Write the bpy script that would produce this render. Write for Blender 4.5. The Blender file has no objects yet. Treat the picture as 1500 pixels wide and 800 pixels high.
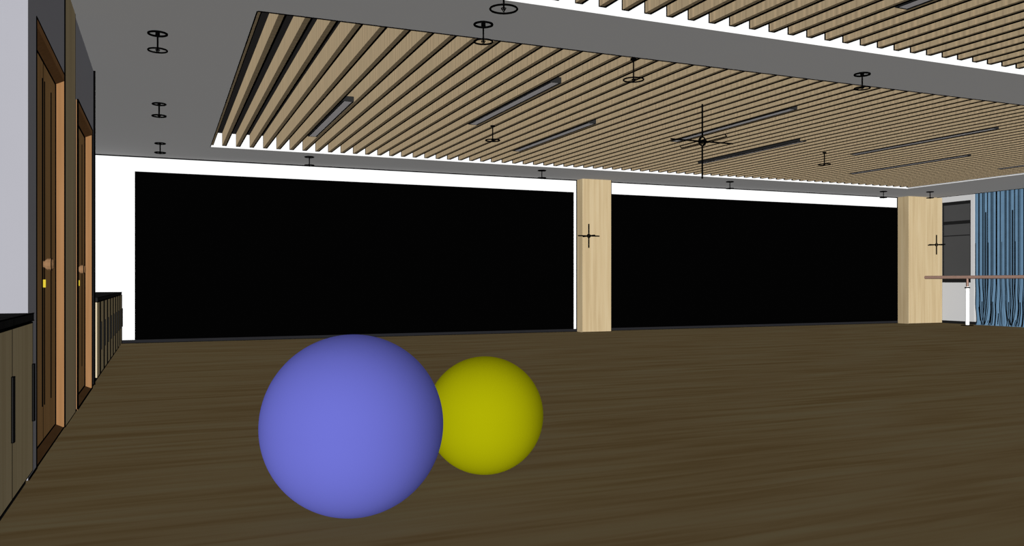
import bpy, bmesh, math, random
from mathutils import Vector, Matrix
random.seed(7)
C = bpy.context.scene.collection
PI = math.pi
G = 2.5/6.0          # reflectance scale: bright room light on low-reflectance paints keeps interreflection small

# ------------------------------------------------------------------ materials
def new_mat(name):
    m = bpy.data.materials.new(name); m.use_nodes = True
    nt = m.node_tree; b = nt.nodes['Principled BSDF']
    b.inputs['Roughness'].default_value = 1.0
    b.inputs['Specular IOR Level'].default_value = 0.0
    return m, nt, b

def plain(name, col, var=0.0, scale=3.0, rough=1.0, spec=0.0, metal=0.0):
    """procedural colour with a faint noise mottling"""
    m, nt, b = new_mat(name)
    b.inputs['Roughness'].default_value = rough
    b.inputs['Specular IOR Level'].default_value = spec
    b.inputs['Metallic'].default_value = metal
    tc = nt.nodes.new('ShaderNodeTexCoord'); n = nt.nodes.new('ShaderNodeTexNoise')
    n.inputs['Scale'].default_value = scale
    r = nt.nodes.new('ShaderNodeValToRGB')
    r.color_ramp.elements[0].position = .3; r.color_ramp.elements[1].position = .7
    r.color_ramp.elements[0].color = tuple(c*G*(1-var) for c in col)+(1,)
    r.color_ramp.elements[1].color = tuple(c*G*(1+var) for c in col)+(1,)
    nt.links.new(tc.outputs['Object'], n.inputs['Vector'])
    nt.links.new(n.outputs['Fac'], r.inputs['Fac'])
    nt.links.new(r.outputs['Color'], b.inputs['Base Color'])
    return m

def wood(name, stops, scale, detail=4.0, dist=0.0, coarse=None, pos=(.3, .5, .7)):
    """grain: noise stretched by a per-axis scale; optional second coarser layer"""
    m, nt, b = new_mat(name)
    tc = nt.nodes.new('ShaderNodeTexCoord')
    mp = nt.nodes.new('ShaderNodeMapping'); mp.inputs['Scale'].default_value = scale
    n = nt.nodes.new('ShaderNodeTexNoise'); n.inputs['Scale'].default_value = 1.0
    n.inputs['Detail'].default_value = detail; n.inputs['Distortion'].default_value = dist
    r = nt.nodes.new('ShaderNodeValToRGB')
    while len(r.color_ramp.elements) < len(stops): r.color_ramp.elements.new(.5)
    for e, c, p in zip(r.color_ramp.elements, stops, pos):
        e.position = p; e.color = tuple(x*G for x in c)+(1,)
    nt.links.new(tc.outputs['Object'], mp.inputs['Vector'])
    nt.links.new(mp.outputs['Vector'], n.inputs['Vector'])
    fac = n.outputs['Fac']
    if coarse:
        mp2 = nt.nodes.new('ShaderNodeMapping'); mp2.inputs['Scale'].default_value = coarse
        n2 = nt.nodes.new('ShaderNodeTexNoise'); n2.inputs['Scale'].default_value = 1.0
        n2.inputs['Detail'].default_value = 3.0
        mx = nt.nodes.new('ShaderNodeMix'); mx.inputs[0].default_value = .5
        nt.links.new(tc.outputs['Object'], mp2.inputs['Vector'])
        nt.links.new(mp2.outputs['Vector'], n2.inputs['Vector'])
        nt.links.new(fac, mx.inputs[2]); nt.links.new(n2.outputs['Fac'], mx.inputs[3])
        fac = mx.outputs[0]
    nt.links.new(fac, r.inputs['Fac'])
    nt.links.new(r.outputs['Color'], b.inputs['Base Color'])
    return m

def tint(c, k): return tuple(x*k for x in c)
M = {}
M['white'] = plain('white_paint', (.42, .42, .42), .003)
M['light_grey'] = plain('light_grey_paint', (.355, .355, .355), .003)
M['grey_wall'] = plain('blue_grey_wall_paint', (.196, .196, .216), .01)
M['black_edge'] = plain('black_line', (.0008, .0008, .0008))
M['black_panel'] = plain('black_gloss_panel', (.0004, .0004, .0004))
M['dark_base'] = plain('charcoal_baseboard', (.0085, .0085, .0095), .05)
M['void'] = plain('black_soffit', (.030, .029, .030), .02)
W0 = (.226, .175, .108)
M['slat'] = wood('pale_slat_wood', [(.185,.139,.086), (.226,.175,.108), (.280,.208,.127)], (3, 30, .8), 5, pos=(.35,.5,.66))
P0 = (.246, .190, .110)
M['pillar'] = wood('pale_pillar_veneer', [(.222,.168,.095), P0, (.262,.208,.126)], (14, 14, .6), 5, .3, pos=(.35,.5,.66))
D0 = (.235, .135, .056)
M['door'] = wood('brown_door_wood', [tint(D0,.82), D0, tint(D0,1.1)], (6, 6, .7), 4, .4)
M['casing'] = wood('orange_brown_casing_wood', [(.150,.076,.031),(.168,.086,.036),(.185,.097,.043)], (30, 30, 1.1), 4, .2)
M['shaded_sill'] = wood('shaded_casing_wood', [(.050,.026,.011),(.058,.030,.013),(.066,.035,.015)], (10, 3, 10), 4, .2)  # darker copy of the casing wood, the sill's shade put into its colour
M['panel'] = wood('olive_brown_panel_wood', [(.255,.200,.118),(.275,.220,.132),(.30,.24,.145)], (12, 12, .5), 4, .2)
M['cab'] = wood('taupe_cabinet_laminate', [(.255,.205,.120),(.285,.235,.142),(.31,.255,.16)], (16, 16, .6), 4, .2)
M['cabside'] = wood('cream_cabinet_edge', [(.27,.225,.15),(.30,.25,.17),(.31,.26,.18)], (10, 10, .6), 3)
M['counter'] = plain('black_stone_countertop', (.010, .010, .010), .15, 20)
M['handle'] = plain('charcoal_metal_handle', (.012, .012, .012), .05)
M['knob'] = wood('turned_wood_knob', [(.125,.068,.032),(.138,.076,.037),(.15,.083,.041)], (20, 20, 20), 3)
M['brass'] = plain('yellow_brass', (.33, .25, .02), .03)
M['floor'] = wood('dark_oak_floor', [(.086,.058,.026),(.103,.075,.037),(.110,.087,.046)], (.8, 13, 1), 6, .6, coarse=(.5, 4.0, 1), pos=(.38,.5,.62))
M['housing'] = plain('black_lamp_housing', (.012, .012, .012), .05)
M['diffuser'] = plain('grey_lamp_diffuser', (.47, .455, .47), .01)
M['glass'] = plain('dark_window_pane', (.040, .040, .040), .02)
M['winframe'] = plain('black_window_frame', (.008, .008, .008), .05)
M['curtain'] = plain('blue_curtain_fabric', (.051, .092, .137), .05, 6)
M['rail'] = wood('red_brown_rail_wood', [(.185,.116,.091),(.195,.122,.096),(.205,.129,.102)], (14, 2, 14), 3)
M['white_metal'] = plain('white_metal', (.75, .75, .75), .01)
M['blue_ball'] = plain('blue_vinyl', (.0600, .0645, .250), .004, 2)
M['yellow_ball'] = plain('yellow_vinyl', (.158, .158, .0006), .004, 2)

# ------------------------------------------------------------------ mesh helpers
def bx(bm, x0, x1, y0, y1, z0, z1, mi=0):
    if x0 > x1: x0, x1 = x1, x0
    if y0 > y1: y0, y1 = y1, y0
    v = [bm.verts.new(p) for p in ((x0,y0,z0),(x1,y0,z0),(x1,y1,z0),(x0,y1,z0),(x0,y0,z1),(x1,y0,z1),(x1,y1,z1),(x0,y1,z1))]
    for f in ((3,2,1,0),(4,5,6,7),(0,1,5,4),(1,2,6,5),(2,3,7,6),(3,0,4,7)):
        bm.faces.new([v[i] for i in f]).material_index = mi

def bxe(bm, x0, x1, y0, y1, z0, z1, w, mi=0, me=1, which='xyz'):
    """box with thin black edge beading (square bars of side w, proud by w/4) along its edges"""
    bx(bm, x0, x1, y0, y1, z0, z1, mi)
    p = w*.25; q = w*.75
    X = ((x0-p, x0+q), (x1-q, x1+p)); Y = ((y0-p, y0+q), (y1-q, y1+p)); Z = ((z0, z0+q), (z1-q, z1))
    if 'z' in which:
        for a in X:
            for b in Y: bx(bm, a[0], a[1], b[0], b[1], z0, z1, me)
    if 'y' in which:
        for a in X:
            for c in Z: bx(bm, a[0], a[1], y0-p, y1+p, c[0], c[1], me)
    if 'x' in which:
        for b in Y:
            for c in Z: bx(bm, x0-p, x1+p, b[0], b[1], c[0], c[1], me)

def tube(bm, p0, p1, r, seg=12, mi=0, r2=None):
    p0 = Vector(p0); p1 = Vector(p1); d = p1-p0
    q = d.to_track_quat('Z', 'Y').to_matrix()
    r2 = r if r2 is None else r2
    A = []; B = []
    for i in range(seg):
        a = 2*PI*i/seg; u = q @ Vector((math.cos(a), math.sin(a), 0))
        A.append(bm.verts.new(p0+u*r)); B.append(bm.verts.new(p1+u*r2))
    for i in range(seg):
        j = (i+1) % seg
        f = bm.faces.new((A[i], A[j], B[j], B[i])); f.material_index = mi; f.smooth = True
    for ring in (A[::-1], B):
        f = bm.faces.new(ring); f.material_index = mi
        for e in f.edges: e.smooth = False

def torus(bm, c, R, r, seg=36, ms=8, mi=0, axis='Z', squash=1.0):
    rings = []
    for i in range(seg):
        a = 2*PI*i/seg; ring = []
        for j in range(ms):
            b = 2*PI*j/ms
            x = (R+r*math.cos(b))*math.cos(a); y = (R+r*math.cos(b))*math.sin(a); z = r*math.sin(b)*squash
            if axis == 'Z': p = (x, y, z)
            elif axis == 'X': p = (z, x, y)
            else: p = (x, z, y)
            ring.append(bm.verts.new(Vector(c)+Vector(p)))
        rings.append(ring)
    for i in range(seg):
        for j in range(ms):
            f = bm.faces.new((rings[i][j], rings[(i+1)%seg][j], rings[(i+1)%seg][(j+1)%ms], rings[i][(j+1)%ms]))
            f.material_index = mi; f.smooth = True

def lathe(bm, prof, c, axis='Z', seg=32, mi=0, smooth=True):
    """prof = [(radius, height)...] revolved about an axis through c"""
    rings = []
    for (r, h) in prof:
        ring = []
        for i in range(seg):
            a = 2*PI*(i+.5)/seg
            x, y = r*math.cos(a), r*math.sin(a)
            p = (x, y, h) if axis == 'Z' else ((h, x, y) if axis == 'X' else (x, h, y))
            ring.append(bm.verts.new(Vector(c)+Vector(p)))
        rings.append(ring)
    for k in range(len(rings)-1):
        for i in range(seg):
            j = (i+1) % seg
            f = bm.faces.new((rings[k][i], rings[k][j], rings[k+1][j], rings[k+1][i])); f.material_index = mi; f.smooth = smooth
    for ring in (rings[0][::-1], rings[-1]):
        f = bm.faces.new(ring); f.material_index = mi
        for e in f.edges: e.smooth = False

def obj(name, bm, mats, parent=None, origin=None):
    bmesh.ops.recalc_face_normals(bm, faces=bm.faces[:])
    me = bpy.data.meshes.new(name)
    if origin is not None:
        bmesh.ops.translate(bm, verts=bm.verts[:], vec=-Vector(origin))
    bm.to_mesh(me); bm.free()
    for m in (mats if isinstance(mats, (list, tuple)) else [mats]): me.materials.append(M[m])
    o = bpy.data.objects.new(name, me); C.objects.link(o)
    if origin is not None: o.location = origin
    if parent: o.parent = parent
    return o

def nb(): return bmesh.new()

def tag(o, label, cat, group=None, kind=None):
    o['label'] = label; o['category'] = cat
    if group: o['group'] = group
    if kind: o['kind'] = kind
    return o

def thing(name, label, cat, loc=(0,0,0), group=None, kind=None):
    o = bpy.data.objects.new(name, None); C.objects.link(o); o.location = loc
    o.empty_display_size = .1
    return tag(o, label, cat, group, kind)

def struct(name, bm, mats, label, cat, parent=None):
    o = obj(name, bm, mats, parent)
    o['kind'] = 'structure'; o['label'] = label; o['category'] = cat
    return o

def copy_tree(o, parent=None):
    c = o.copy(); C.objects.link(c); c.parent = parent
    for ch in [x for x in bpy.data.objects if x.parent == o]: copy_tree(ch, c)
    return c

# ------------------------------------------------------------------ room dimensions (metres)
XL, XR, YB, H = -.63, 17.5, 14.75, 3.05
YN = -1.5                                   # near end of what is built
RX = -1.23                                  # back of the recesses in the left wall

b = nb(); bx(b, RX-.1, XR+.1, YN, YB+.1, -.1, 0)
struct('floor', b, 'floor', 'dark brown wood grain floor of the studio', 'floor')

# dropped ceiling with two rectangular openings
O1 = (.655, 15.08, 6.49, 13.30)
O2 = (.655, 15.08, -1.2, 5.536)
XE = 17.34                                  # ceiling stops short of the right wall (curtain pocket)
b = nb(); T = .22
bx(b, RX-.1, O1[0], YN, YB+.1, H, H+T)
bx(b, O1[1], XE, YN, YB+.1, H, H+T)
bx(b, O1[0], O1[1], O1[3], YB+.1, H, H+T)
bx(b, O1[0], O1[1], O2[3], O1[2], H, H+T)
bx(b, O1[0], O1[1], YN, O2[2], H, H+T)
struct('ceiling', b, 'white', 'grey dropped ceiling with two long rectangular slatted openings', 'ceiling')
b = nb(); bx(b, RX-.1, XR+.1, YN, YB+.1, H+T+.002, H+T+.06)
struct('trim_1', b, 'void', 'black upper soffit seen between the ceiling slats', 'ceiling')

# fine black lines round the ceiling openings and along the wall head
b = nb()
bx(b, RX, XE, YB-.02, YB-.001, H-.018, H-.001)                    # ceiling meets back wall
bx(b, XE-.016, XE+.004, YN, YB, H-.008, H+.02)                    # ceiling edge at the curtain pocket
bx(b, O1[0], O1[1], O1[2]-.012, O1[2]+.002, H-.005, H+.005)       # near edge, far opening
bx(b, O1[0]-.008, O1[0]+.001, O1[2], O1[3], H-.005, H+.005)
struct('trim_2', b, 'black_edge', 'thin black edge line round the ceiling opening and wall head', 'trim')

# walls
b = nb(); bx(b, RX-.1, XR+.1, YB, YB+.1, 0, H+T)
struct('wall_back', b, 'white', 'white back wall behind the two wide black panels', 'wall')
b = nb()
WZ0, WZ1, WY0, WY1 = .984, 2.93, 13.65, 14.42                      # window hole
bx(b, XR, XR+.1, YN, WY0, 0, H+T)
bx(b, XR, XR+.1, WY1, YB, 0, H+T)
bx(b, XR, XR+.1, WY0, WY1, 0, WZ0); bx(b, XR, XR+.1, WY0, WY1, WZ1, H+T)
struct('wall_right', b, 'light_grey', 'light grey right wall with dark window beside the curtain', 'wall')

D1 = (5.056, 6.395); D2 = (7.23, 8.637); DZ = 2.422; YA, YC = 4.767, 8.96
b = nb()
bx(b, RX-.1, XL, YA, D1[0], 0, H)
bx(b, RX-.1, XL, D1[0], D1[1], DZ, H)
bx(b, RX-.1, XL, D1[1], D2[0], 0, H)
bx(b, RX-.1, XL, D2[0], D2[1], DZ, H)
bx(b, RX-.1, XL, D2[1], YC, 0, H)
bx(b, RX-.1, RX, YN, YB, 0, H)
bx(b, RX, XL-.15, D1[0], D1[1], 0, DZ); bx(b, RX, XL-.15, D2[0], D2[1], 0, DZ)
bx(b, XL-.008, XL+.017, YC-.02, YC+.003, 0, H, 1)                # black corner line
struct('wall_left', b, ['grey_wall', 'black_edge'], 'blue grey left wall holding two brown wooden doors', 'wall')

# baseboards
b = nb(); bx(b, XL, 7.65, YB-.02, YB-.001, 0, .055); bx(b, 8.30, 16.38, YB-.02, YB-.001, 0, .055)
bx(b, XL, 7.65, YB-.026, YB-.02, .0, .008, 1); bx(b, 8.30, 16.38, YB-.026, YB-.02, .0, .008, 1)
bx(b, RX, XL, YB-.02, YB-.001, 0, .055)
struct('baseboard_back', b, ['dark_base', 'black_edge'], 'low charcoal baseboard along the back wall', 'baseboard')
b = nb(); bx(b, XR-.02, XR-.001, YN, 14.41, 0, .065)
struct('baseboard_right', b, 'winframe', 'low black baseboard along the right wall', 'baseboard')
b = nb()
for y0, y1 in ((YA, D1[0]), (D1[1], D2[0]), (D2[1], YC)): bx(b, XL, XL+.007, y0, y1, 0, .008)
struct('baseboard_left', b, 'black_edge', 'thin black line where left wall meets floor', 'baseboard')

# ------------------------------------------------------------------ black wall panels
def black_panel(x0, x1, label):
    b = nb(); bx(b, x0, x1, YB-.018, YB-.001, .056, 2.80)
    tag(obj('black_panel', b, 'black_panel', origin=((x0+x1)/2, YB, .056)), label, 'wall panel', 'wide black panels on the back wall')
black_panel(-.435, 7.575, 'very wide black panel on white wall, left of the middle wooden pillar')
black_panel(8.2, 16.36, 'very wide black panel on white wall, between the two wooden pillars')

# pillars
def pillar(x0, x1, y0, label):
    b = nb()
    bxe(b, x0, x1, y0, YB-.001, 0, H-.001, .014, which='')
    bx(b, x0-.012, x0+.0005, YB-.018, YB-.001, 0, H-.002, 1)
    bx(b, x1-.0005, x1+.010 if x1 < 17 else x1, y0-.002, y0+.01, 0, H-.002, 1)
    bx(b, x0, x1, y0-.004, y0+.006, 0, .007, 1)
    tag(obj('pillar', b, ['pillar', 'black_edge'], origin=((x0+x1)/2, (y0+YB)/2, 0)), label, 'pillar', 'wood clad pillars on the back wall')
pillar(7.65, 8.30, 14.50, 'pale wood clad pillar in the middle of the back wall between black panels')
pillar(16.38, XR-.001, 14.42, 'wide pale wood clad pillar in the right corner beside the window')

# ------------------------------------------------------------------ doors in the left wall
def door(n, y0, y1, label, proud):
    root = thing('door_%d' % n, label, 'door', (XL, (y0+y1)/2, 0)); root['kind'] = 'structure'
    cy = (y0+y1)/2
    L = lambda bm, name, mats, par: obj(name, bm, mats, par)
    # splayed frame: outer rim at the wall face, inner rim set back and inward
    b = nb(); w = .012; d = .050; wh = .075
    xo, xi = 0+proud, -d
    O = [(y0-cy, 0.0), (y1-cy, 0.0), (y1-cy, DZ), (y0-cy, DZ)]
    Q = [(y0-cy+.004, .002), (y1-cy-.004, .002), (y1-cy-.004, DZ-.047), (y0-cy+.004, DZ-.047)]
    I = [(y0-cy+.012, .030), (y1-cy-.012, .030), (y1-cy-.012, DZ-.075), (y0-cy+.012, DZ-.075)]
    vo = [b.verts.new((xo, p[0], p[1])) for p in O]; vq = [b.verts.new((xo-.0005, p[0], p[1])) for p in Q]; vi = [b.verts.new((xi, p[0], p[1])) for p in I]
    vw = [b.verts.new((-.149, p[0], p[1])) for p in O]; vb = [b.verts.new((-.149, p[0], p[1])) for p in I]
    for i in range(4):
        j = (i+1) % 4
        b.faces.new((vo[i], vo[j], vq[j], vq[i])); b.faces.new((vq[i], vq[j], vi[j], vi[i])); b.faces.new((vi[i], vi[j], vb[j], vb[i]))
        b.faces.new((vo[j], vo[i], vw[i], vw[j])); b.faces.new((vw[i], vb[i], vb[j], vw[j]))
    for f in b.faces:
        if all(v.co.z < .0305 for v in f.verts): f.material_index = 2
    # black bead lines on outer and inner rims
    r = .0045 if n == 1 else .007
    for R_, x in ((O, xo), (I, xi)):
        for i in range(4):
            p, q = R_[i], R_[(i+1) % 4]
            zz = lambda t: max(t, r)
            tube(b, (x, p[0], zz(p[1])), (x, q[0], zz(q[1])), r, 6, 1)
    L(b, 'door_frame', ['casing', 'black_edge', 'shaded_sill'], root)
    # two leaves
    ym = (y0+y1)/2 + .05
    for side in (-1, 1):
        a0, a1 = (y0+w+.001, ym-.004) if side < 0 else (ym+.004, y1-w-.001)
        b = nb(); bx(b, -.085, -d-.003, a0-cy, a1-cy, .034, DZ-wh-.004)
        leaf = L(b, 'door_leaf', ['door'], root)
        for off in (.047, .37):
            g = nb(); yy = ym+side*off-cy
            hw = .007 if off < .1 else .006
            bx(g, -d-.004, -d+.002, yy-hw, yy+hw, .24, 2.24)
            L(g, 'groove', 'black_edge', leaf)
        if side < 0:
            ky = ym-.012-cy
            k = nb()
            prof = [(.020, -d-.004), (.020, -d+.008), (.026, -d+.012), (.036, -d+.024), (.036, -d+.046), (.028, -d+.058)]
            lathe(k, prof, (0, ky, 1.108), 'X', 10, 0, False)
            torus(k, (-d+.046, ky, 1.108), .036, .003, 20, 5, 1, 'X')
            L(k, 'door_knob', ['knob', 'black_edge'], leaf)
            k = nb(); bx(k, -d-.004, -d+.014, ky-.008, ky+.012, .966, 1.014)
            o = L(k, 'lock_plate', 'brass', leaf); o['label'] = 'yellow brass lock plate'
    b = nb(); bx(b, -.080, -d-.0015, ym-.0038-cy, ym+.0038-cy, .034, DZ-wh-.004)
    L(b, 'meeting_strip', 'black_edge', root)
    b = nb(); bx(b, -.149, -.086, y0+w+.001-cy, y1-w-.001-cy, .031, DZ-wh-.001)
    L(b, 'backing_panel', 'door', root)
door(1, D1[0], D1[1], 'brown wooden double door nearest the viewer, round wooden knob', .001)
door(2, D2[0], D2[1], 'brown wooden double door beyond the olive panel, nearer the far cabinets', .012)

b = nb(); bxe(b, XL+.001, XL+.007, 6.405, 7.10, 0.002, H-.002, .006, which='z')
bx(b, XL+.001, XL+.008, 6.405, 7.10, 0, .008, 1)
tag(obj('wood_wall_panel', b, ['panel', 'black_edge'], origin=(XL, 6.75, 0)), 'tall olive brown wood panel from floor to ceiling between the two doors', 'wall panel')

# ------------------------------------------------------------------ cabinets
FX = -.60
def cabinet(y0, y1, label, group, side=False, front_end=False):
    t = thing('base_cabinet', label, 'cabinet', (FX-.3, (y0+y1)/2, 0), group); cy = (y0+y1)/2; cx = FX-.3
    def P(name, b, mats, par=t): return obj(name, b, mats, par)
    b = nb(); bx(b, RX+.002-cx, FX-.022-cx, y0-cy+.001, y1-cy-.001, .061, .806)
    P('body', b, 'cabside' if side else 'cab')
    b = nb(); bx(b, RX+.05-cx, FX-.030-cx, y0-cy+.001, y1-cy-.001, 0, .06)
    P('plinth', b, 'counter')
    b = nb(); bx(b, FX-.021-cx, FX-cx, y0-cy+.002, y1-cy-.002, .064, .800, 0)
    if side: bx(b, FX-.021-cx, FX-.0005-cx, y0-cy-.001, y0-cy+.0025, .066, .798, 2)
    w, pr = (.007, .0015) if y0 < 6 else (.05, .010)
    bx(b, FX-.02-cx, FX+pr-cx, y1-cy-w, y1-cy-.0015, .062, .802, 1)
    bx(b, FX-.02-cx, FX+.001-cx, y0-cy+.002, y1-cy-.002, .796, .803, 1)
    bx(b, FX-.02-cx, FX+.001-cx, y0-cy+.002, y1-cy-.002, .061, .066, 1)
    d = P('door', b, ['cab', 'black_edge', 'cabside'])
    b = nb()
    bxe(b, FX+.002-cx, FX+(.011 if y0 < 6 else .019)-cx, y1-cy-.036, y1-cy-.003, .312, .595, .004, which='xyz')
    P('handle', b, ['handle', 'black_edge'], d)
    return t
cabinet(3.496, 4.096, 'taupe base cabinet under black worktop, cut by the left picture edge', 'near base cabinets')
cabinet(4.096, 4.696, 'taupe base cabinet under black worktop, right beside the nearest brown door', 'near base cabinets')
ords = ['first', 'second', 'third', 'fourth', 'fifth', 'sixth', 'seventh', 'eighth', 'ninth']
ys = [8.975]+[14.0-.578*k for k in range(8, -1, -1)]
for i in range(9):
    lab = ('narrow taupe cabinet with cream edge, nearest the second door in the far cabinet row' if i == 0 else
           'taupe cabinet at the far end of the far row, closest to the white back wall' if i == 8 else
           'narrow looking taupe cabinet, %s from the second door in the far row' % ords[i])
    cabinet(ys[i], ys[i+1], lab, 'far base cabinets', side=(i == 0))

def worktop(y0, y1, label, seams):
    b = nb(); bx(b, RX+.002, FX+.004, y0, y1, .807, .845)
    e = .004
    bx(b, FX-.002, FX+.006, y0, y1+.001, .842, .8465, 1); bx(b, FX-.002, FX+.006, y0, y1+.001, .807, .811, 1)
    for s in seams: bx(b, RX+.002, FX+.006, s-e/2, s+e/2, .807, .8465, 1)
    tag(obj('worktop', b, ['counter', 'black_edge'], origin=((RX+FX)/2, (y0+y1)/2, .807)), label, 'worktop', 'black worktops')
worktop(3.0, 4.705, 'black worktop at the left picture edge on the near cabinets', [4.096])
worktop(8.972, 14.02, 'long black worktop on the far cabinet row by the white wall', [])

# ------------------------------------------------------------------ slatted ceiling panels
def slats(label, y0, y1, ks, edge_strip, endlines):
    t = thing('slatted_ceiling_panel', label, 'ceiling slats', (7.9, (y0+y1)/2, 3.075), 'slatted ceiling panels')
    cy = (y0+y1)/2; hl = (y1-y0)/2
    if edge_strip:
        b = nb(); bx(b, .657-.67, .690-.67, -hl, hl, 0, .193); bx(b, .686-.67, .694-.67, -hl, hl, -.001, .006, 1)
        o = obj('edge_slat', b, ['slat', 'black_edge'], t); o.location = (.67-7.9, 0, 0)
    base = None
    for k in ks:
        X = .82+.2*k
        w = .013+.0030*X
        b = nb()
        bx(b, 0, .06, -hl, hl, 0, .193)
        bx(b, .06-w, .0615, -hl, hl, -.0015, .004, 1)
        # black outline at the far end
        e = endlines
        bx(b, -.002, .004, hl-e, hl-.001, 0, .193, 1)
        bx(b, 0, .0615, hl-e*1.5, hl-.001, -.0015, .003, 1)
        o = obj('slat', b, ['slat', 'black_edge'], t); o.location = (X-7.9, 0, 0)
slats('far field of pale wooden ceiling slats filling the opening before the back wall', O1[2]+.002, O1[3]-.02, range(0, 72), True, .03)
slats('near field of pale wooden ceiling slats at the upper right picture corner', O2[2]+.002, 5.462, range(4, 50), False, .015)

# ------------------------------------------------------------------ linear lamps between slats
lamps = [
 (1.95, 9.43, 'short looking grey linear lamp between the leftmost slats'),
 (3.75, 7.70, 'grey linear lamp in the slats left of centre, broad and nearest the grey ceiling band'),
 (5.15, 9.50, 'grey linear lamp in the slats just below and right of the broad left one'),
 (6.95, 7.78, 'slim linear lamp behind the top of the large hanging cross'),
 (8.67, 9.50, 'slim linear lamp passing just below the large hanging cross'),
 (10.35, 7.70, 'slim linear lamp right of the large cross, upper one above the second pillar'),
 (12.15, 9.52, 'very thin dark linear lamp low in the slats above the corner pillar'),
 (14.12, 7.95, 'thin dark linear lamp cut by the right picture edge near the curtain'),
 (5.15, 2.10, 'grey linear lamp in the near slats at the top right picture edge')]
proto = None
for i, (x, y, lab) in enumerate(lamps):
    if proto is None:
        t = thing('linear_ceiling_lamp', lab, 'ceiling lamp', (x, y+1.25, 3.073), 'linear lamps between the ceiling slats')
        b = nb(); hw = .064; hl = 1.25
        bx(b, -hw, -hw+.006, -hl, hl, 0, .056); bx(b, hw-.006, hw, -hl, hl, 0, .056)
        bx(b, -hw, hw, -hl, -hl+.006, 0, .056); bx(b, -hw, hw, hl-.006, hl, 0, .056)
        bx(b, -hw, hw, -hl, hl, .05, .058)
        bx(b, -hw, -hw+.020, -hl, hl, -.002, .001); bx(b, hw-.020, hw, -hl, hl, -.002, .001)
        bx(b, -hw, hw, -hl, -hl+.012, -.002, .001); bx(b, -hw, hw, hl-.012, hl, -.002, .001)
        obj('housing', b, 'housing', t)
        b = nb(); bx(b, -hw+.0065, hw-.0065, -hl+.0065, hl-.0065, .001, .01)
        obj('diffuser', b, 'diffuser', t)
        for yy in (-.9, .9):
            b = nb(); bx(b, -.012, .012, yy-.012, yy+.012, .058, .196)
            obj('hanger', b, 'housing', t)
        proto = t
    else:
        t = copy_tree(proto); t['label'] = lab; t.location = (x, y+1.25, 3.073)

# ------------------------------------------------------------------ hanging ring spots
def ring_spot(x, y, lab, wide=False, rr=.007):
    if math.hypot(x, y) > 9: rr = .009
    top = 3.26 if wide else 3.05
    t = thing('ring_pendant', lab, 'pendant light', (x, y, 2.85 if wide else 2.88), 'small black ring pendants under the ceiling')
    def P(n, b): return obj(n, b, 'black_edge', t)
    zc = 3.048-2.88; up = .03 if wide else 0
    R = .093 if wide else .073
    b = nb()
    if wide:
        lathe(b, [(.014, 3.052-2.88), (.030, 3.056-2.88), (.030, 3.072-2.88), (.012, 3.074-2.88)], (0,0,0), 'Z', 12)
    else:
        torus(b, (0,0,zc-.008), 0.071, .009, 32, 8, squash=1.0); lathe(b, [(.018, zc-.018), (.018, zc+.0015)], (0,0,0), 'Z', 12)
    bmesh.ops.translate(b, verts=b.verts[:], vec=(0, 0, up)); P('ceiling_ring', b)
    b = nb(); tube(b, (0,0,.02), (0,0,((3.268 if y < 5.5 else 3.074)-2.85) if wide else zc), rr, 8); P('rod', b)
    b = nb(); torus(b, (0,0,.024), R, rr, 36, 6)
    P('lower_ring', b)
    b = nb(); 
    torus(b, (0,0,.028), .016, .003, 16, 6)
    for a in (.4, .4+PI*2/3, .4+PI*4/3): tube(b, (.016*math.cos(a), .016*math.sin(a), .028), (0, 0, 0.002), .003, 6)
    P('cone_tip', b)
for x, y, lab, wd in [
 (-.047, 7.37, 'small black ring pendant nearest the viewer in the left ceiling column', False),
 (-.05, 10.28, 'small black ring pendant, middle of three in the left ceiling column', False),
 (-.05, 13.2, 'small black ring pendant nearest the back wall in the left ceiling column', False),
 (2.19, 13.68, 'small black ring pendant above the left part of the left black panel', False),
 (6.38, 13.68, 'small black ring pendant just left of the middle pillar head', False),
 (10.63, 13.73, 'small black ring pendant above the middle of the right black panel', False),
 (14.97, 13.86, 'small black ring pendant just left of the corner pillar head', False),
 (16.0, 13.5, 'small black ring pendant in front of the corner pillar head', False),
 (2.333, 6.10, 'black ring pendant on the grey ceiling band, directly below the topmost pendant', False),
 (6.325, 6.115, 'black ring pendant on the grey ceiling band at the right', False),
 (2.150, 5.230, 'widest ring pendant with arrow tip, cut by the top picture edge', True),
 (4.01, 6.59, 'wide ring pendant on a long rod at the slat edge near the top centre', True),
 (4.01, 10.14, 'wide ring pendant hanging inside the slats between two left linear lamps', True),
 (9.71, 10.16, 'wide ring pendant hanging inside the slats right of the large cross', True)]:
    ring_spot(x, y, lab, wd)

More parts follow.
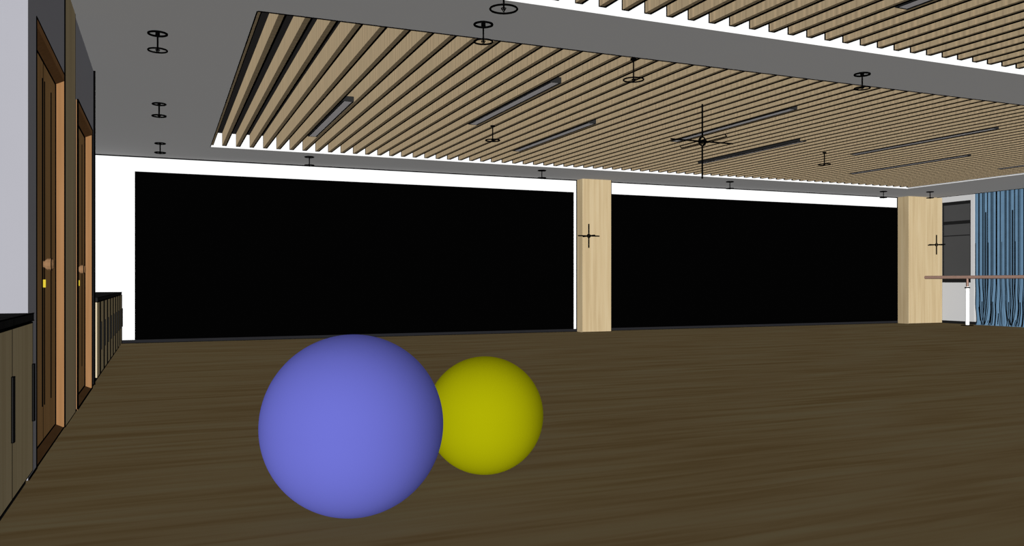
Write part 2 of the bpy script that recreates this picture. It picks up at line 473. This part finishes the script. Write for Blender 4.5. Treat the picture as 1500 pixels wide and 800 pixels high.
# ------------------------------------------------------------------ cross shaped fixtures
def cross(name, c, h, r, lab, Rr, dbl=False, grp=None):
    t = thing(name, lab, 'cross light', c, grp)
    def P(n, b): return obj(n, b, 'black_edge', t)
    b = nb(); tube(b, (0,0,Rr), (0,0,h), r, 8); tube(b, (0,0,-h), (0,0,-Rr), r, 8); P('vertical_rod', b)
    b = nb(); tube(b, (-h,0,0), (h,0,0), r*.9, 8); P('cross_rod', b)
    b = nb()
    if dbl:
        tube(b, (-.012,-h,.012), (-.012,h,.012), r*.6, 8); tube(b, (.012,-h,-.012), (.012,h,-.012), r*.6, 8)
        tube(b, (-.012,-h,.012), (.012,-h,-.012), r*.6, 8); tube(b, (-.012,h,.012), (.012,h,-.012), r*.6, 8)
    else: tube(b, (0,-h,0), (0,h,0), r, 8)
    P('depth_rod', b)
    b = nb(); torus(b, (0,0,0), Rr, r*.8, 24, 6, axis='Y'); torus(b, (0,0,0), Rr, r*.8, 24, 6, axis='X')
    torus(b, (0,0,0), Rr, r*.8, 24, 6); lathe(b, [(.4*Rr,-.3*Rr),(.55*Rr,0),(.4*Rr,.3*Rr)], (0,0,0), 'Z', 12); P('centre_ring', b)
cross('cross_pendant', (5.763, 7.95, 2.633), .433, .010, 'large black three armed cross fixture hanging below the ceiling slats', .05, True)
cross('cross_sconce', (7.662, 14.258, 1.90), .235, .014, 'small black cross fixture on the middle wooden pillar', .032, False, 'cross fixtures on the pillars')
cross('cross_sconce', (17.02, 14.181, 1.888), .235, .014, 'small black cross fixture on the wide corner pillar by the window', .032, False, 'cross fixtures on the pillars')

# ------------------------------------------------------------------ window
w = thing('window_1', 'dark window in the right wall between pillar and curtain', 'window', (XR, WY0, WZ0), kind='structure')
def P(n, b, m): return obj(n, b, m, w)
hw, hh = WY1-WY0, WZ1-WZ0
b = nb(); f = .05
bx(b, .002, .07, .001, .02, .001, hh-.001); bx(b, .002, .07, hw-.02, hw-.001, .001, hh-.001)
bx(b, .002, .07, .001, hw-.001, .001, .085); bx(b, .002, .07, .001, hw-.001, hh-.075, hh-.001)
P('window_frame', b, 'winframe')
b = nb(); bx(b, .004, .06, .02, hw-.02, 2.385-WZ0, 2.462-WZ0); P('transom', b, 'winframe')
b = nb(); bx(b, .02, .05, .02, hw-.02, 2.10-WZ0, 2.122-WZ0); P('glazing_bar', b, 'winframe')
b = nb(); bx(b, .035, .045, .02, hw-.02, .085, hh-.075); P('pane', b, 'glass')
b = nb(); bx(b, XR-.006, XR-.001, 13.55, 13.56, .07, H+.05); bx(b, XR-.004, XR-.001, 13.43, 13.55, .07, H+.05)
struct('trim_3', b, 'white', 'narrow light casing strip beside the window', 'trim')

# ------------------------------------------------------------------ curtain
b = nb()
y1, y0 = 13.44, 10.2
NZ = 40; per = .108; N = int((y1-y0)/per*16)
unit = .69
prnd = [random.random() for _ in range(40)]
def curt(s, z):
    """s = distance along the rail from the window side, z = height -> (x, y)"""
    u = (s % unit)/unit                                  # folds repeat panel by panel
    n = s/per
    k = int(u*6.39)
    amp = .028+.016*prnd[k % 40]
    low = max(0, (1.15-z)/1.15)
    ph = 2*PI*n
    sh = 0
    if z < 1.15: sh = .055*low**1.6*math.sin(2*PI*u+.6)+.018*low*math.sin(9*z+8*u)
    a = amp*(1+.5*low**2)
    x = 17.39 - a*math.sin(ph) - .012*math.sin(ph*2+1.3*prnd[(k+5) % 40]*2)
    if z < .35:
        q = (1-z/.35)**2
        x -= .045*q*(.5+.5*math.sin(5*PI*u+1)); sh += .02*q*math.sin(14*z+10*u)
    return x, y1 - s - sh
ztop = H+.19
zs = [.004+(ztop-.004)*(i/NZ)**1.35 for i in range(NZ+1)]
grid = []
for i in range(N+1):
    s = (y1-y0)*i/N
    grid.append([b.verts.new((*curt(s, z), z)) for z in zs])
for i in range(N):
    for j in range(NZ):
        f_ = b.faces.new((grid[i][j], grid[i+1][j], grid[i+1][j+1], grid[i][j+1])); f_.smooth = True
bmesh.ops.solidify(b, geom=b.faces[:], thickness=.003)
# black strips standing in for the drawn lines and shade of the folds
def fold_shade(s, za, zb, r):
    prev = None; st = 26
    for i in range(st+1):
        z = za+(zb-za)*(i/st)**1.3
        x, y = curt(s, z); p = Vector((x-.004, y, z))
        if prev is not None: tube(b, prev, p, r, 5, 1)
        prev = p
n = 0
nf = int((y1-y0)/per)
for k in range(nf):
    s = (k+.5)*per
    fold_shade(s+per*.13, .01, ztop-.01, .010)
    fold_shade(s-per*.28, .01, ztop-.01 if k % 3 else 1.9, .0075)
    if k % 2 == 0: fold_shade(s+per*.33, .02, .75, .009)
    if k % 6 == 2: fold_shade(s, .02, 2.6, .014)
    if k % 3 == 1: fold_shade(s-per*.08, .02, .55, .010)
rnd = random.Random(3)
for q in range(80):  # extra short black strips for the dark folds near the hem
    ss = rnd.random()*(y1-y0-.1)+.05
    z0_ = rnd.random()*.1; fold_shade(ss, .008+z0_, .06+z0_+rnd.random()*.30*(1 if q % 3 else .3), .006+rnd.random()*.006)
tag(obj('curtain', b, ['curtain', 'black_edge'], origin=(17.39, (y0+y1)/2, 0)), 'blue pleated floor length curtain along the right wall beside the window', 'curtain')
b = nb(); tube(b, (17.39, y0-.1, H+.205), (17.39, y1+.05, H+.205), .012, 12); 
bx(b, 17.375, 17.405, y0, y0+.02, H+.205, H+T+.003); bx(b, 17.375, 17.405, y1-.02, y1, H+.205, H+T+.003)
tag(obj('curtain_rail', b, 'white_metal', origin=(17.39, (y0+y1)/2, H+.205)), 'white curtain rail above the blue curtain', 'curtain rail')

# ------------------------------------------------------------------ barre
BX, BZ = 16.93, 1.108
t = thing('ballet_barre', 'wooden ballet barre on white posts before window and curtain', 'ballet barre', (BX, 12.4, 0))
b = nb(); tube(b, (0, 14.418-12.4, BZ), (0, 10.3-12.4, BZ), .037, 20)
for yy in (14.415, 11.98):
    torus(b, (0, yy-12.4, BZ), .033, .003, 20, 5, 1, 'Y')
tube(b, (-.006, 14.418-12.4, BZ-.033), (-.006, 10.3-12.4, BZ-.036), .007, 6, 1)
obj('handrail', b, ['rail', 'black_edge'], t)
for yy in (13.29, 10.9):
    b = nb(); tube(b, (0, yy-12.4, .885), (0, yy-12.4, BZ-.02), .022, 16)
    for s in (-1, 1): tube(b, (.0165*s, yy-12.4-.0165*s*1.0, .885), (.0165*s, yy-12.4-.0165*s, BZ-.03), .005, 6, 1)
    sp = obj('support_peg', b, ['rail', 'black_edge'], t)
    b = nb(); tube(b, (0, yy-12.4, .012), (0, yy-12.4, .89), .040, 24)
    leg = obj('post', b, 'white_metal', t); leg['label'] = 'white tubular post'
    b = nb(); torus(b, (0, yy-12.4, .868), .046, .015, 24, 8); bx(b, -.075, -.045, yy-12.4-.012, yy-12.4+.012, .852, .875)
    obj('clamp_ring', b, 'black_edge', leg)
    b = nb(); lathe(b, [(.13, 0), (.13, .014), (.05, .018)], (0, yy-12.4, 0), 'Z', 32)
    obj('base_plate', b, 'black_edge', leg)

# ------------------------------------------------------------------ balls
def ball(c, r, mat, lab):
    b = nb(); bmesh.ops.create_uvsphere(b, u_segments=128, v_segments=72, radius=r)
    for f in b.faces: f.smooth = True
    t = obj('exercise_ball', b, mat); t.location = (c[0], c[1], r)
    tag(t, lab, 'exercise ball', 'exercise balls on the floor')
    v = nb(); lathe(v, [(.004, 0), (.008, .002), (.008, .004)], (0, 0, 0), 'Z', 16)
    p = obj('valve_plug', v, mat, t)
    p.matrix_parent_inverse = Matrix.Identity(4)
    n = Vector((.3, .85, .1)).normalized(); p.location = n*(r-.002); p.rotation_euler = n.to_track_quat('Z', 'Y').to_euler()
ball((.746, 3.518), .387, 'blue_ball', 'large periwinkle blue exercise ball on the floor in front')
ball((1.544, 4.015), .305, 'yellow_ball', 'smaller yellow exercise ball on the floor behind the blue one')

# ------------------------------------------------------------------ light
K = 6.0
def sun(name, frm, e, ang=2.0):
    l = bpy.data.lights.new(name, 'SUN'); l.energy = PI*e; l.angle = math.radians(ang); l.use_shadow = False
    o = bpy.data.objects.new(name, l); C.objects.link(o)
    o.rotation_euler = Vector(frm).to_track_quat('Z', 'Y').to_euler(); o.location = Vector(frm)*3+Vector((7, 5, 1))
    return o
az, el = math.radians(31), math.radians(-1.4)
sun('key_sun', (-math.sin(az)*math.cos(el), -math.cos(az)*math.cos(el), math.sin(el)), 1.08*K, 54)
sun('top_fill', (0, 0, 1), .15*K)  # added fill from overhead, passes through the ceiling, no real source
sun('side_fill', (.75, -.66, 0), .125*K)  # added fill for faces turned right, no real source there
wd = bpy.data.worlds.new('world'); bpy.context.scene.world = wd; wd.use_nodes = True
wd.node_tree.nodes['Background'].inputs['Color'].default_value = (.9, .95, 1, 1)
wd.node_tree.nodes['Background'].inputs['Strength'].default_value = .02

# ------------------------------------------------------------------ camera
cam = bpy.data.cameras.new('camera'); co = bpy.data.objects.new('camera', cam); C.objects.link(co)
co.location = (0, 0, 1.0)
co.rotation_euler = (PI/2, 0, -math.atan2(510, 1206))
cam.sensor_fit = 'HORIZONTAL'; cam.sensor_width = 36; cam.lens = 1206/1500*36
cam.shift_y = 13/1500; cam.clip_start = .05; cam.clip_end = 200
S = bpy.context.scene; S.camera = co
S.view_settings.view_transform = 'Standard'; S.view_settings.look = 'None'
S.view_settings.exposure = 0; S.view_settings.gamma = 1; S.view_settings.use_curve_mapping = False
